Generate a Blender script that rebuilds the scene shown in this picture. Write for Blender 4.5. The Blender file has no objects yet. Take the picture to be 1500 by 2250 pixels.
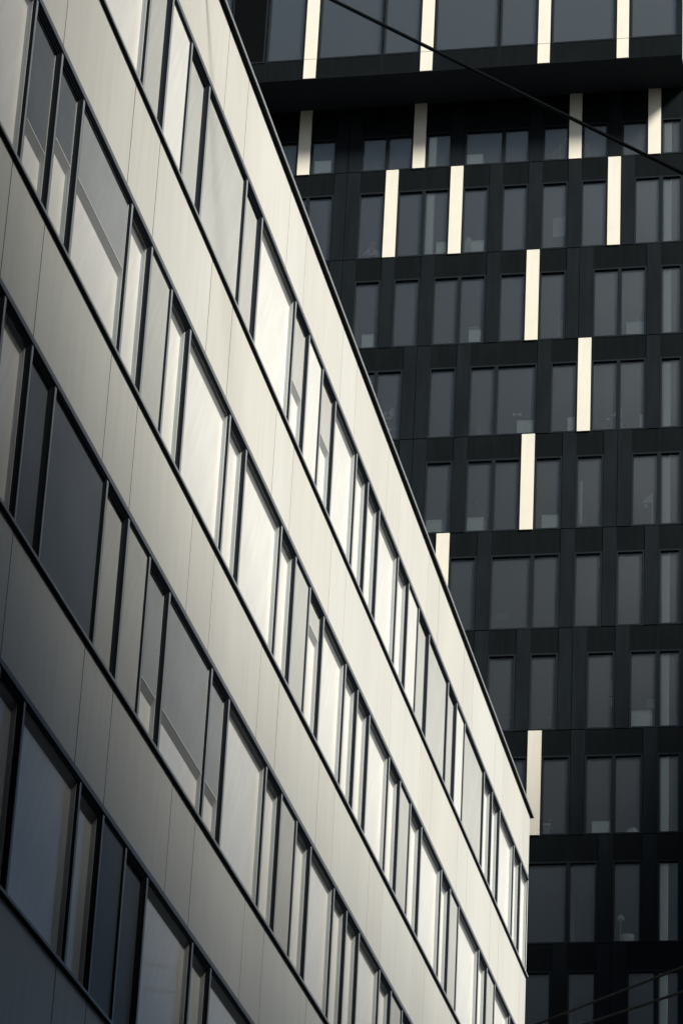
import bpy, math, random
from mathutils import Matrix, Vector
random.seed(7)
R = math.radians
sc = bpy.context.scene

# ------------------------------------------------------------------ camera
cam = bpy.data.cameras.new('camera'); co = bpy.data.objects.new('camera', cam)
sc.collection.objects.link(co); sc.camera = co
cam.sensor_fit = 'VERTICAL'; cam.sensor_height = 36.0; cam.lens = 7184.8 / 2250 * 36.0
cam.clip_start = 0.5; cam.clip_end = 3000
rt = Vector((0.98119529, 0.18684248, 0.04843228)); up = Vector((0.03972047, -0.4410082, 0.89662369)); fw = Vector((-0.18888643, 0.87783919, 0.44013665))
co.matrix_world = Matrix(((rt.x, up.x, -fw.x, 0), (rt.y, up.y, -fw.y, 0), (rt.z, up.z, -fw.z, 1.6), (0, 0, 0, 1)))

# ------------------------------------------------------------------ world, sun, exposure
SUN_DIR = Vector((math.cos(R(44.1)), -math.sin(R(44.1)), 0.0)); SUN_EL = R(37.5)
w = bpy.data.worlds.new("World"); sc.world = w; w.use_nodes = True
nt = w.node_tree; nt.nodes.clear()
out = nt.nodes.new('ShaderNodeOutputWorld'); bg = nt.nodes.new('ShaderNodeBackground')
sky = nt.nodes.new('ShaderNodeTexSky'); sky.sky_type = 'NISHITA'; sky.sun_disc = False
sky.sun_elevation = SUN_EL; sky.sun_rotation = math.atan2(SUN_DIR.x, SUN_DIR.y); sky.dust_density = 2.0
hs = nt.nodes.new('ShaderNodeHueSaturation'); hs.inputs['Saturation'].default_value = 1.1
nt.links.new(sky.outputs[0], hs.inputs['Color']); # bright haze added round the veiled sun to lift the tower glass
tcw = nt.nodes.new('ShaderNodeTexCoord'); dp = nt.nodes.new('ShaderNodeVectorMath'); dp.operation = 'DOT_PRODUCT'
dp.inputs[1].default_value = (SUN_DIR.x * math.cos(SUN_EL), SUN_DIR.y * math.cos(SUN_EL), math.sin(SUN_EL))
mxz = nt.nodes.new('ShaderNodeMath'); mxz.operation = 'MAXIMUM'; mxz.inputs[1].default_value = 0.0
pw = nt.nodes.new('ShaderNodeMath'); pw.operation = 'POWER'; pw.inputs[1].default_value = 7.0
ml = nt.nodes.new('ShaderNodeMath'); ml.operation = 'MULTIPLY'; ml.inputs[1].default_value = 14.5
cmb = nt.nodes.new('ShaderNodeVectorMath'); cmb.operation = 'SCALE'; cmb.inputs[0].default_value = (0.88, 1.0, 0.96)
adw = nt.nodes.new('ShaderNodeVectorMath'); adw.operation = 'ADD'
nt.links.new(tcw.outputs['Generated'], dp.inputs[0]); nt.links.new(dp.outputs['Value'], mxz.inputs[0]); nt.links.new(mxz.outputs[0], pw.inputs[0])
nt.links.new(pw.outputs[0], ml.inputs[0]); nt.links.new(ml.outputs[0], cmb.inputs['Scale'])
nt.links.new(hs.outputs[0], adw.inputs[0]); nt.links.new(cmb.outputs[0], adw.inputs[1]); nt.links.new(adw.outputs[0], bg.inputs[0]); nt.links.new(bg.outputs[0], out.inputs[0])
bg.inputs[1].default_value = 0.05
sl = bpy.data.lights.new('sun', 'SUN'); so = bpy.data.objects.new('sun', sl); sc.collection.objects.link(so)
sl.energy = 5.0; sl.angle = R(11.3); sl.color = (1.0, 0.955, 0.855)
sd = Vector((SUN_DIR.x * math.cos(SUN_EL), SUN_DIR.y * math.cos(SUN_EL), math.sin(SUN_EL)))
so.rotation_euler = sd.to_track_quat('Z', 'Y').to_euler(); so.location = (30, -30, 120)
sc.view_settings.view_transform = 'Standard'; sc.view_settings.look = 'None'
sc.view_settings.exposure = 0.62; sc.view_settings.gamma = 1.0
sc.render.engine = 'CYCLES'

# ------------------------------------------------------------------ materials
def mat(name, col, rough=0.5, metal=0.0, spec=0.5, var=0.0, scale=1.0, bump=0.0, bscale=40, stretch=(1, 1, 1), coat=0, ior=1.5, emis=None):
    m = bpy.data.materials.new(name); m.use_nodes = True
    n = m.node_tree; b = n.nodes['Principled BSDF']
    b.inputs['Base Color'].default_value = (*col, 1); b.inputs['Roughness'].default_value = rough
    b.inputs['Metallic'].default_value = metal; b.inputs['Specular IOR Level'].default_value = spec
    b.inputs['IOR'].default_value = ior; b.inputs['Coat Weight'].default_value = coat; b.inputs['Coat Roughness'].default_value = 0.04
    tc = n.nodes.new('ShaderNodeTexCoord'); mp = n.nodes.new('ShaderNodeMapping'); mp.inputs['Scale'].default_value = stretch
    n.links.new(tc.outputs['Object'], mp.inputs[0])
    if var:
        no = n.nodes.new('ShaderNodeTexNoise'); no.inputs['Scale'].default_value = scale; no.inputs['Detail'].default_value = 6
        n.links.new(mp.outputs[0], no.inputs['Vector'])
        cr = n.nodes.new('ShaderNodeValToRGB')
        cr.color_ramp.elements[0].position = 0.3; cr.color_ramp.elements[1].position = 0.7
        cr.color_ramp.elements[0].color = (*[c * (1 - var) for c in col], 1)
        cr.color_ramp.elements[1].color = (*[min(1, c * (1 + var)) for c in col], 1)
        n.links.new(no.outputs['Fac'], cr.inputs[0]); n.links.new(cr.outputs[0], b.inputs['Base Color'])
    if bump:
        nb = n.nodes.new('ShaderNodeTexNoise'); nb.inputs['Scale'].default_value = bscale; nb.inputs['Detail'].default_value = 4
        n.links.new(mp.outputs[0], nb.inputs['Vector'])
        bp = n.nodes.new('ShaderNodeBump'); bp.inputs['Strength'].default_value = bump; bp.inputs['Distance'].default_value = 0.01
        n.links.new(nb.outputs['Fac'], bp.inputs['Height']); n.links.new(bp.outputs[0], b.inputs['Normal'])
    return m
def streaks(m, vec, rotx, amt, scale):
    """faint dirt and painted reflection streaks of their own shape, multiplied into the colour"""
    n = m.node_tree; b = n.nodes['Principled BSDF']
    tc = n.nodes.new('ShaderNodeTexCoord'); mp = n.nodes.new('ShaderNodeMapping'); mp.inputs['Scale'].default_value = vec; mp.inputs['Rotation'].default_value = (rotx, 0, 0)
    mp.vector_type = 'TEXTURE' if False else 'POINT'
    mr = n.nodes.new('ShaderNodeMapping'); mr.inputs['Rotation'].default_value = (rotx, 0, 0); mp.inputs['Rotation'].default_value = (0, 0, 0)
    no = n.nodes.new('ShaderNodeTexNoise'); no.inputs['Scale'].default_value = scale; no.inputs['Detail'].default_value = 5; no.inputs['Roughness'].default_value = 0.6
    cr = n.nodes.new('ShaderNodeValToRGB'); cr.color_ramp.elements[0].position = 0.35; cr.color_ramp.elements[1].position = 0.62
    cr.color_ramp.elements[0].color = (1 - amt, 1 - amt, 1 - amt, 1); cr.color_ramp.elements[1].color = (1, 1, 1, 1)
    mx = n.nodes.new('ShaderNodeMix'); mx.data_type = 'RGBA'; mx.blend_type = 'MULTIPLY'; mx.inputs['Factor'].default_value = 1.0
    n.links.new(tc.outputs['Object'], mr.inputs[0]); n.links.new(mr.outputs[0], mp.inputs[0]); n.links.new(mp.outputs[0], no.inputs['Vector']); n.links.new(no.outputs['Fac'], cr.inputs[0])
    src = b.inputs['Base Color'].links[0].from_socket if b.inputs['Base Color'].links else None
    if src: n.links.new(src, mx.inputs['A'])
    else: mx.inputs['A'].default_value = b.inputs['Base Color'].default_value
    n.links.new(cr.outputs[0], mx.inputs['B']); n.links.new(mx.outputs['Result'], b.inputs['Base Color'])
def glass(name, tint, refl_add, rough):
    m = bpy.data.materials.new(name); m.use_nodes = True; n = m.node_tree; n.nodes.clear()
    o = n.nodes.new('ShaderNodeOutputMaterial'); mx = n.nodes.new('ShaderNodeMixShader')
    tr = n.nodes.new('ShaderNodeBsdfTransparent'); tr.inputs[0].default_value = (*tint, 1)
    gl = n.nodes.new('ShaderNodeBsdfGlossy'); gl.inputs['Roughness'].default_value = rough; gl.inputs[0].default_value = (0.92, 0.97, 0.99, 1)
    fr = n.nodes.new('ShaderNodeFresnel'); fr.inputs[0].default_value = 1.55
    ad = n.nodes.new('ShaderNodeMath'); ad.operation = 'ADD'; ad.inputs[1].default_value = refl_add; ad.use_clamp = True
    n.links.new(fr.outputs[0], ad.inputs[0]); n.links.new(ad.outputs[0], mx.inputs[0])
    n.links.new(tr.outputs[0], mx.inputs[1]); n.links.new(gl.outputs[0], mx.inputs[2]); n.links.new(mx.outputs[0], o.inputs[0])
    tc = n.nodes.new('ShaderNodeTexCoord'); nb = n.nodes.new('ShaderNodeTexNoise'); nb.inputs['Scale'].default_value = 0.9
    bp = n.nodes.new('ShaderNodeBump'); bp.inputs['Strength'].default_value = 0.05; bp.inputs['Distance'].default_value = 0.02
    n.links.new(tc.outputs['Object'], nb.inputs['Vector']); n.links.new(nb.outputs['Fac'], bp.inputs['Height']); n.links.new(bp.outputs[0], gl.inputs['Normal'])
    return m
M = {
 'panel': mat('white_cladding', (0.672, 0.672, 0.630), 0.42, spec=0.35, var=0.05, scale=0.35, bump=0.03, bscale=180, stretch=(1, 1, 0.35)),
 'panelb': mat('white_cladding_warm', (0.660, 0.657, 0.612), 0.42, spec=0.35, var=0.05, scale=0.35, bump=0.03, bscale=180, stretch=(1, 1, 0.35)),
 'panelc': mat('white_cladding_grey', (0.678, 0.682, 0.645), 0.42, spec=0.35, var=0.05, scale=0.35, bump=0.03, bscale=180, stretch=(1, 1, 0.35)),
 'pane': mat('blind_backed_glass', (0.90, 0.895, 0.86), 0.35, spec=0.3, coat=0.3, var=0.04, scale=0.8),
 'panedark': mat('dark_glass', (0.05, 0.066, 0.085), 0.30, coat=1.0, var=0.25, scale=1.2, stretch=(1, 2.5, 0.6)),
 'screen': mat('grey_screen', (0.50, 0.51, 0.50), 0.6, var=0.06, scale=0.7, bump=0.02, bscale=120),
 'screenmid': mat('mid_grey_screen', (0.36, 0.38, 0.40), 0.55, var=0.10, scale=0.7),
 'screendark': mat('dark_screen', (0.16, 0.18, 0.205), 0.5, var=0.12, scale=0.8),
 'black': mat('black_frame', (0.009, 0.0125, 0.0160), 0.6, spec=0.06),
 'cap': mat('grey_metal', (0.35, 0.37, 0.40), 0.4, metal=0.0, var=0.1, scale=1.5),  # kerbs too; on the dark trim this grey stands in for sky sheen
 'headcap': mat('head_metal', (0.16, 0.175, 0.20), 0.45, var=0.08, scale=1.2),  # head trim face, greyed to paint its sky sheen
 'lintel': mat('head_splay', (0.42, 0.44, 0.46), 0.5),
 'coping': mat('coping_metal', (0.42, 0.44, 0.46), 0.4, var=0.06, scale=1.5),
 'revealhead': mat('reveal_head', (0.84, 0.85, 0.86), 0.5),  # paler than the side reveal, in place of light bounced off the glass
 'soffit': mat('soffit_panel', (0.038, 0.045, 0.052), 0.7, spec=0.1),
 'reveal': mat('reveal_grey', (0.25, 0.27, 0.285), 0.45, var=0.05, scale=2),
 'bead': mat('light_bead', (0.72, 0.72, 0.70), 0.35),
 'core': mat('dark_wall', (0.03, 0.032, 0.036), 0.8),
 'roof': mat('roofing', (0.10, 0.10, 0.10), 0.9, var=0.2, scale=2),
 'spandrel': mat('black_spandrel', (0.0038, 0.0056, 0.0068), 0.6, spec=0.04, var=0.15, scale=0.8),
 'pier': mat('navy_pier', (0.0066, 0.0094, 0.0120), 0.6, spec=0.05, var=0.22, scale=1.2, stretch=(1, 1, 0.4)),
 'light': mat('cream_panel', (0.60, 0.575, 0.50), 0.5, var=0.03, scale=2, bump=0.05, bscale=60),
 'towerglass': glass('tower_glass', (0.93, 0.955, 0.955), 0.03, 0.39),
 'inwall': mat('room_wall', (0.50, 0.51, 0.52), 0.8, var=0.1, scale=1),
 'ceil': mat('room_ceiling', (0.55, 0.56, 0.57), 0.8),
 'column': mat('room_column', (0.84, 0.82, 0.74), 0.6),
 'box': mat('cream_cabinet', (0.85, 0.83, 0.75), 0.5, var=0.06, scale=6),
 'boxdark': mat('grey_furniture', (0.20, 0.21, 0.22), 0.5),
 'asphalt': mat('asphalt', (0.05, 0.05, 0.052), 0.9, var=0.2, scale=3, bump=0.3, bscale=90),
 'paving': mat('paving', (0.22, 0.21, 0.20), 0.85, var=0.12, scale=4, bump=0.2),
 'paint': mat('road_paint', (0.75, 0.75, 0.72), 0.7),
 'cable': mat('black_cable', (0.004, 0.005, 0.006), 0.8, spec=0.02),
 'brick': mat('dark_brick', (0.045, 0.04, 0.038), 0.85, var=0.25, scale=5, bump=0.2),
 'leaf': mat('leaf', (0.10, 0.13, 0.08), 0.6), 'leafpale': mat('pale_leaf', (0.35, 0.38, 0.30), 0.6),
 'skin': mat('skin', (0.62, 0.50, 0.42), 0.5), 'jacket': mat('pale_jacket', (0.85, 0.84, 0.80), 0.7), 'shirt': mat('grey_jumper', (0.25, 0.27, 0.28), 0.8),
 'trouser': mat('dark_trousers', (0.04, 0.045, 0.06), 0.8), 'hair': mat('fair_hair', (0.72, 0.70, 0.62), 0.6), 'lip': mat('lip', (0.35, 0.15, 0.13), 0.5), 'white': mat('eye_white', (0.8, 0.8, 0.8), 0.4),
 'slat': mat('louvre_slat', (0.014, 0.016, 0.021), 0.6, spec=0.08),
}
for q in ('panel', 'panelb', 'panelc'): streaks(M[q], (1, 5.0, 0.35), 0, 0.07, 1.6)
for q in ('pane', 'screen', 'screenmid', 'screendark', 'panedark'): streaks(M[q], (1, 4.0, 0.5), R(28), 0.075, 1.6)  # diagonal smears on the glass also stand in for streaked reflections
for q in ('pier', 'spandrel'): streaks(M[q], (4.0, 1, 0.4), 0, 0.25, 1.5)
streaks(M['light'], (5.0, 1, 0.3), 0, 0.05, 1.5)
# ------------------------------------------------------------------ helpers
WL = {}
class MB:
    """collects boxes and shapes, builds ONE mesh object"""
    def __init__(s): s.v = []; s.f = []; s.m = []; s.mats = []; s.sm = []
    def mi(s, name):
        if name not in s.mats: s.mats.append(name)
        return s.mats.index(name)
    def box(s, x0, x1, y0, y1, z0, z1, m):
        if x0 > x1: x0, x1 = x1, x0
        if y0 > y1: y0, y1 = y1, y0
        if z0 > z1: z0, z1 = z1, z0
        b = len(s.v); i = s.mi(m)
        s.v += [(x0, y0, z0), (x1, y0, z0), (x1, y1, z0), (x0, y1, z0), (x0, y0, z1), (x1, y0, z1), (x1, y1, z1), (x0, y1, z1)]
        for q in ((0, 3, 2, 1), (4, 5, 6, 7), (0, 1, 5, 4), (1, 2, 6, 5), (2, 3, 7, 6), (3, 0, 4, 7)):
            s.f.append(tuple(b + k for k in q)); s.m.append(i); s.sm.append(False)
    def poly(s, pts, faces, m, smooth=False):
        b = len(s.v); i = s.mi(m); s.v += [tuple(p) for p in pts]
        for q in faces: s.f.append(tuple(b + k for k in q)); s.m.append(i); s.sm.append(smooth)
    def ring(s, o0, o1, y0, y1, z0, z1, wd, m, mh=None):
        """rectangular frame in the plane of a facade facing +x"""
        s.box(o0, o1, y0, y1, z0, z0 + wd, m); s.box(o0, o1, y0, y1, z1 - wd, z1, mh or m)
        s.box(o0, o1, y0, y0 + wd, z0 + wd, z1 - wd, m); s.box(o0, o1, y1 - wd, y1, z0 + wd, z1 - wd, m)
    def ringx(s, x0, x1, y0, y1, z0, z1, wd, m):
        """the same in a facade facing -y"""
        s.box(x0, x1, y0, y1, z0, z0 + wd, m); s.box(x0, x1, y0, y1, z1 - wd, z1, m)
        s.box(x0, x0 + wd, y0, y1, z0 + wd, z1 - wd, m); s.box(x1 - wd, x1, y0, y1, z0 + wd, z1 - wd, m)
    def tube(s, pts, r, m, n=8, caps=True):
        pts = [Vector(p) for p in pts]; rs = r if isinstance(r, (list, tuple)) else [r] * len(pts)
        rings = []; b = len(s.v); i = s.mi(m)
        for k, p in enumerate(pts):
            d = (pts[min(k + 1, len(pts) - 1)] - pts[max(k - 1, 0)]).normalized()
            a = Vector((0, 0, 1)) if abs(d.z) < 0.95 else Vector((1, 0, 0))
            u = d.cross(a).normalized(); v = d.cross(u)
            for j in range(n):
                t = 2 * math.pi * j / n; s.v.append(tuple(p + (u * math.cos(t) + v * math.sin(t)) * rs[k]))
        for k in range(len(pts) - 1):
            for j in range(n):
                s.f.append((b + k * n + j, b + k * n + (j + 1) % n, b + (k + 1) * n + (j + 1) % n, b + (k + 1) * n + j)); s.m.append(i); s.sm.append(True)
        if caps:
            s.f.append(tuple(b + j for j in range(n))); s.m.append(i); s.sm.append(False)
            s.f.append(tuple(b + (len(pts) - 1) * n + j for j in reversed(range(n)))); s.m.append(i); s.sm.append(False)
    def lathe(s, c, prof, m, n=20):
        b = len(s.v); i = s.mi(m)
        for r, z in prof:
            for j in range(n):
                t = 2 * math.pi * j / n; s.v.append((c[0] + r * math.cos(t), c[1] + r * math.sin(t), c[2] + z))
        for k in range(len(prof) - 1):
            for j in range(n):
                s.f.append((b + k * n + j, b + k * n + (j + 1) % n, b + (k + 1) * n + (j + 1) % n, b + (k + 1) * n + j)); s.m.append(i); s.sm.append(True)
    def build(s, name, parent=None, loc=None, bevel=0):
        loc = Vector(loc) if loc is not None else (WL[parent.name].copy() if parent else Vector((0, 0, 0)))
        me = bpy.data.meshes.new(name); me.from_pydata([tuple(Vector(p) - loc) for p in s.v], [], s.f)
        for k in s.mats: me.materials.append(M[k])
        for p, k, q in zip(me.polygons, s.m, s.sm): p.material_index = k; p.use_smooth = q
        me.update()
        o = bpy.data.objects.new(name, me); sc.collection.objects.link(o)
        WL[o.name] = loc
        if parent: o.parent = parent; o.location = loc - WL[parent.name]
        else: o.location = loc
        if bevel:
            b = o.modifiers.new('bevel', 'BEVEL'); b.width = bevel; b.segments = 2; b.limit_method = 'ANGLE'
        return o
def empty(name, loc):
    o = bpy.data.objects.new(name, None); sc.collection.objects.link(o); o.location = loc; WL[o.name] = Vector(loc); o.empty_display_size = 0.3; return o
def tag(o, label=None, cat=None, group=None, kind=None):
    if label: o['label'] = label
    if cat: o['category'] = cat
    if group: o['group'] = group
    if kind: o['kind'] = kind
    return o

# ------------------------------------------------------------------ ground
g = MB(); g.box(-900, 900, -900, 900, -1.0, 0.0, 'asphalt'); tag(g.build('ground'), kind='structure')
g = MB(); g.box(-9.3, -6.0, -60, 84, 0.0, 0.13, 'paving'); g.box(-6.0, -5.8, -60, 84, 0.0, 0.135, 'cap'); tag(g.build('pavement'), kind='structure')
g = MB(); g.box(6.9, 9.45, -60, 84, 0.0, 0.13, 'paving'); g.box(6.7, 6.9, -60, 84, 0.0, 0.135, 'cap'); tag(g.build('pavement'), kind='structure')
g = MB(); g.box(-40, 40, 84.2, 94.4, 0.0, 0.13, 'paving'); g.box(-40, 40, 84.0, 84.2, 0.0, 0.135, 'cap'); tag(g.build('pavement'), kind='structure')
g = MB()
for k in range(22): g.box(1.9, 2.05, -50 + k * 6, -47 + k * 6, 0.004, 0.008, 'paint')
tag(g.build('road_marking'), kind='structure')

# ------------------------------------------------------------------ white office building (left)
K = 0.6957; XL = -9.415; PY = 64.254; PZ = 26.556; YC = 64.29
S = [-56.4, -53.2, -51.75, -50.45, -47.3, -45.9, -44.45, -43.02, -39.75, -38.33, -35.0, -33.56, -32.08, -30.61, -28.1, -26.66, -25.2, -22.66, -21.16, -19.69, -18.1, -15.05, -13.64, -12.25, -8.77, -7.25, -5.8, -2.95, -1.5]
Y = [PY + s * K for s in S] + [YC]
FL = [PZ - 1.447 - 3.6 * i for i in range(7)]      # top of each window band
WH = 2.205
# per floor: one code per bay, starting at bay 0 ([-56.4,-53.2])
# W wide recess, S sash recess, s sash closed screen, n flush panel, w wide closed, digits after = lowered fraction, d dark
T = {
0: ['W','S','S','W','s','n','s','w','s','W','S.55','n','S.45','W','S','S','W','S','n','s','w','S','n','w','S','S','W','S','W'],
}
T[0] = ['W','S','S','W','s','nb','s','w','s','W','S.55','nb','S.45','W','S','S','W','S','nb','s','w','s','nb','w','S','S','W','S','Wn'][:29]
T[1] = ['W','Sd.66','Sd.45','Wm.44','S','n','S','W','S','W','S','n','S.2','W','S','S','W','S','n','S','W','S','n','W','S','n','W','S','Wn']
T[2] = ['S','S','sd','wd','s','n','Sm.7','Wm.7','Sm.7','W','S','n','S','W','S','S','W','S','n','s','W','S','n','W','S','n','W','S','Wn']
T[3] = ['Wq','Sq','Sq','Wq','Sq','nd','sd','Wq','Sq','W','S','n','S','W','S','S','W','s','n','S','W','S','n','W','S','n','W','S','Wn']
T[4] = ['W','S','S','w','S','n','s','W','S','W','S','n','S','W','S','s','W','S','n','s','w','S','n','W','S','n','W','S','Wn']
T[5] = T[1]; T[6] = T[4]

bl = empty('office_building', (XL, 30.0, 0)); tag(bl, 'white panelled office building with bands of black framed windows running into depth', 'building')
def x(o): return XL + o
core = MB()
core.box(x(-15), x(-0.125), -16, YC - 0.03, 0, 26.45, 'core')
core.box(x(-14.9), x(-0.2), -15.9, YC - 0.1, 26.452, 26.50, 'roof')
core.build('wall', bl)
# white cladding rows: real panels with open joints
jt = []
k = 0
for base in (-1.17, -5.38):
    s0 = base
    while PY + s0 * K > -15.5: jt.append(PY + s0 * K); s0 -= 5.82 if base == -1.17 else 5.80
jt = sorted(jt)
def cladding(z0, z1):
    m = MB(); ys = [-15.97] + jt + [YC]
    for a, b in zip(ys[:-1], ys[1:]):
        m.box(x(-0.03), x(random.uniform(-0.0008, 0.0008)), a + 0.013, b - 0.013, z0, z1, random.choice(['panel', 'panelb', 'panelc']))
    m.box(x(-0.122), x(-0.034), -15.97, YC - 0.008, z0 + 0.02, z1 - 0.02, 'black')
    for q in jt: m.box(x(-0.028), x(-0.0015), q - 0.0125, q + 0.0125, z0 + 0.001, z1 - 0.001, 'black')
    m.build('cladding_band', bl, (XL, 40, z0), bevel=0.003)
cladding(FL[0] + 0.004, 26.48)
for i in range(7): cladding(FL[i + 1] + 0.004 if i < 6 else 0.02, FL[i] - WH - 0.004)
# coping along the roof edge
m = MB(); ya, yb = -16.02, YC + 0.19
m.box(x(-0.35), x(0.056), ya, yb, 26.484, 26.494, 'black')
segs = [ya] + [q + 1.3 for q in jt if q + 1.3 < yb - 1] + [yb]
for qa, qb in zip(segs[:-1], segs[1:]):
    dz = random.uniform(-0.0012, 0.0012)
    m.box(x(-0.35), x(0.060 + dz), qa + 0.003, qb + 0.003, 26.495, 26.511, 'coping')
    m.box(x(-0.35), x(0.060 + dz), qa + 0.003, qb + 0.003, 26.527, 26.547, 'coping')
m.box(x(-0.35), x(0.050), ya, yb - 0.004, 26.512, 26.526, 'black')
m.box(x(-0.35), x(0.050), ya, yb - 0.006, 26.548, 26.556, 'black')
m.build('coping', bl, (XL, 40, 26.5))
for i in range(7):
    m = MB(); zb = FL[i] - WH
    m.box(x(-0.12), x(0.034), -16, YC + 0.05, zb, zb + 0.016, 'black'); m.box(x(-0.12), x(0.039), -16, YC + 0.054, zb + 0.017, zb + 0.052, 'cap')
    m.build('sill', bl, (XL, 40, zb))
    m = MB(); zt = FL[i]
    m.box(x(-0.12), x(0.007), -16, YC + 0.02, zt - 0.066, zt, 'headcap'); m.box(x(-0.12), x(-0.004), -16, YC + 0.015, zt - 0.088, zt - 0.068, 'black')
    m.build('head_trim', bl, (XL, 40, zt))

def wedge(m, xo, xi, y0, y1, z, drop, mt):
    """splayed head shaped to catch the sun: slopes down from its outer edge at z to the glass"""
    m.poly([(xo, y0, z), (xi, y0, z), (xi, y0, z - drop), (xo, y1, z), (xi, y1, z), (xi, y1, z - drop)], [(0, 2, 1), (3, 4, 5), (0, 3, 5, 2), (0, 1, 4, 3), (1, 2, 5, 4)], mt)
def window(i, j, code, ya, yb, target=None):
    """one window bay; window (frame) > pane, screen"""
    zt = FL[i] - 0.090; zb = FL[i] - WH + 0.054
    f = MB() if target is None else target
    kind = code[0]; digits = ''.join(c for c in code if c in '.0123456789'); frac = float(digits) if digits else (0.0 if kind in 'WS' else 1.0)
    pm = 'pane'; sm = 'screen'
    if 'd' in code: sm = 'screendark'
    if 'm' in code: sm = 'screenmid'
    if 'q' in code: pm = 'pane'
    if 'b' in code: sm = 'pane'
    last = yb > YC - 0.01
    hw = 0.045
    ye = yb - (0.02 if last else hw); y0 = ya + hw
    # mullion at the far side of the bay, with its grey cap
    if not last:
        f.box(x(-0.12), x(-0.004), yb - hw, yb + hw, zb, zt, 'black'); f.box(x(-0.0038), x(0.0), yb - 0.025, yb + 0.025, zb, zt, 'cap')
    else:
        f.box(x(-0.12), x(-0.002), yb - 0.02, yb - 0.001, zb, zt, 'bead')
    dep = -0.036
    if kind in 'Ss':
        f.ring(x(-0.070), x(-0.014), y0, ye, zb, zt, 0.028, 'black')
        f.ring(x(-0.070), x(-0.026), y0 + 0.0281, ye - 0.0281, zb + 0.0281, zt - 0.0281, 0.026, 'slat')
        iy0, iy1, iz0, iz1 = y0 + 0.056, ye - 0.056, zb + 0.056, zt - 0.056; dep = -0.052
    elif kind == 'n':
        f.ring(x(-0.060), x(-0.010), y0, ye, zb, zt, 0.016, 'black')
        iy0, iy1, iz0, iz1 = y0 + 0.017, ye - 0.017, zb + 0.017, zt - 0.017; dep = -0.016
    else:
        f.ring(x(-0.060), x(-0.010), y0, ye, zb, zt, 0.016, 'black')
        iy0, iy1, iz0, iz1 = y0 + 0.017, ye - 0.017, zb + 0.017, zt - 0.017; dep = -0.034
    gl = dep - 0.050
    if kind in 'WS':       # grey reveal between the outer frame and the glass
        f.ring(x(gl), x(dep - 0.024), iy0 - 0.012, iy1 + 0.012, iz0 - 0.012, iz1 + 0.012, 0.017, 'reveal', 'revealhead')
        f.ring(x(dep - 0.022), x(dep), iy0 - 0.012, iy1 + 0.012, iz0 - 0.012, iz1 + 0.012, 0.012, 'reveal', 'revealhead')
        if frac == 0: wedge(f, x(dep - 0.001), x(gl), iy0, iy1, iz1, 0.095, 'lintel')
        f.ring(x(dep), x(dep + 0.003), iy0 - 0.012, iy1 + 0.012, iz0 - 0.012, iz1 + 0.012, 0.015, 'bead')  # pale rim paints the highlight on the reveal's front edge
    fo = None
    if target is None: fo = f.build('window', bl, (XL, (ya + yb) / 2, zb))
    if kind in 'WS':
        p = MB() if target is None else target
        p.box(x(gl - 0.010), x(gl - 0.002), iy0 - 0.01, iy1 + 0.01, iz0 - 0.01, iz1 + 0.01, pm)
        if target is None: p.build('pane', fo)
    if frac > 0:
        p = MB() if target is None else target
        zs = iz1 - (iz1 - iz0) * frac
        if frac < 1:
            p.box(x(dep - 0.016), x(dep - 0.008), iy0 + 0.004, iy1 - 0.004, zs + 0.020, iz1, sm)
            wedge(p, x(dep - 0.006), x(gl), iy0 + 0.004, iy1 - 0.004, zs + 0.001, 0.095, 'lintel')
            p.box(x(dep - 0.018), x(dep - 0.003), iy0 + 0.004, iy1 - 0.004, zs + 0.003, zs + 0.019, 'bead')
        else:
            p.box(x(dep - 0.016), x(dep - 0.008), iy0 - 0.006, iy1 + 0.006, iz0 - 0.006, iz1 + 0.006, sm)
            p.box(x(dep - 0.010), x(dep - 0.003), iy0 - 0.002, iy1 + 0.002, iz1 - 0.005, iz1 + 0.003, 'bead')
        if target is None: p.build('screen', fo)
first = {0: 3, 1: 0, 2: 0, 3: 0}; lastv = {0: 29, 1: 29, 2: 22, 3: 13}
rest = MB()
for i in range(7):
    for j in range(29):
        vis = i in first and first[i] <= j < lastv[i]
        window(i, j, T[i][j], Y[j], Y[j + 1], None if vis else rest)
    yy = Y[0]; ws = [2.2, 1.0, 1.0, 2.25, 1.0, 2.3, 1.0, 1.0]; q = 0
    while yy > -14:
        wd = ws[q % 8]; window(i, 0, 'W' if wd > 2 else ('S' if q % 3 else 'n'), yy - wd, yy, rest); yy -= wd; q += 1
tag(rest.build('window', bl, (XL, 20, 5)), kind='stuff')

# ------------------------------------------------------------------ dark office tower (behind)
YR = 96.64; MW = 0.463; XR = -10.12
rows = 'ABCDEFGHIJ'
ZF = {r: 63.49 - 3.598 * k for k, r in enumerate(rows)}
SEQ = {  # from the right
 'A': 'S2P2S2P23P2S22PP2S22P2P', 'B': '2PS2P2P2P2S22S2PP22P2P', 'C': 'P22PP2S2P22P2P2PP2P2', 'D': 'P22S2P32P2PP22P2P2', 'E': '2PP2P2S22P2PP2P2P',
 'F': 'P2P2P23P2S2P2P', 'G': '2P2PP2P2P2P2', 'H': 'P22P2S2P2P2P', 'I': 'P2P23P2P2P', 'J': '2PP2P2P2P2'}
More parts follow.
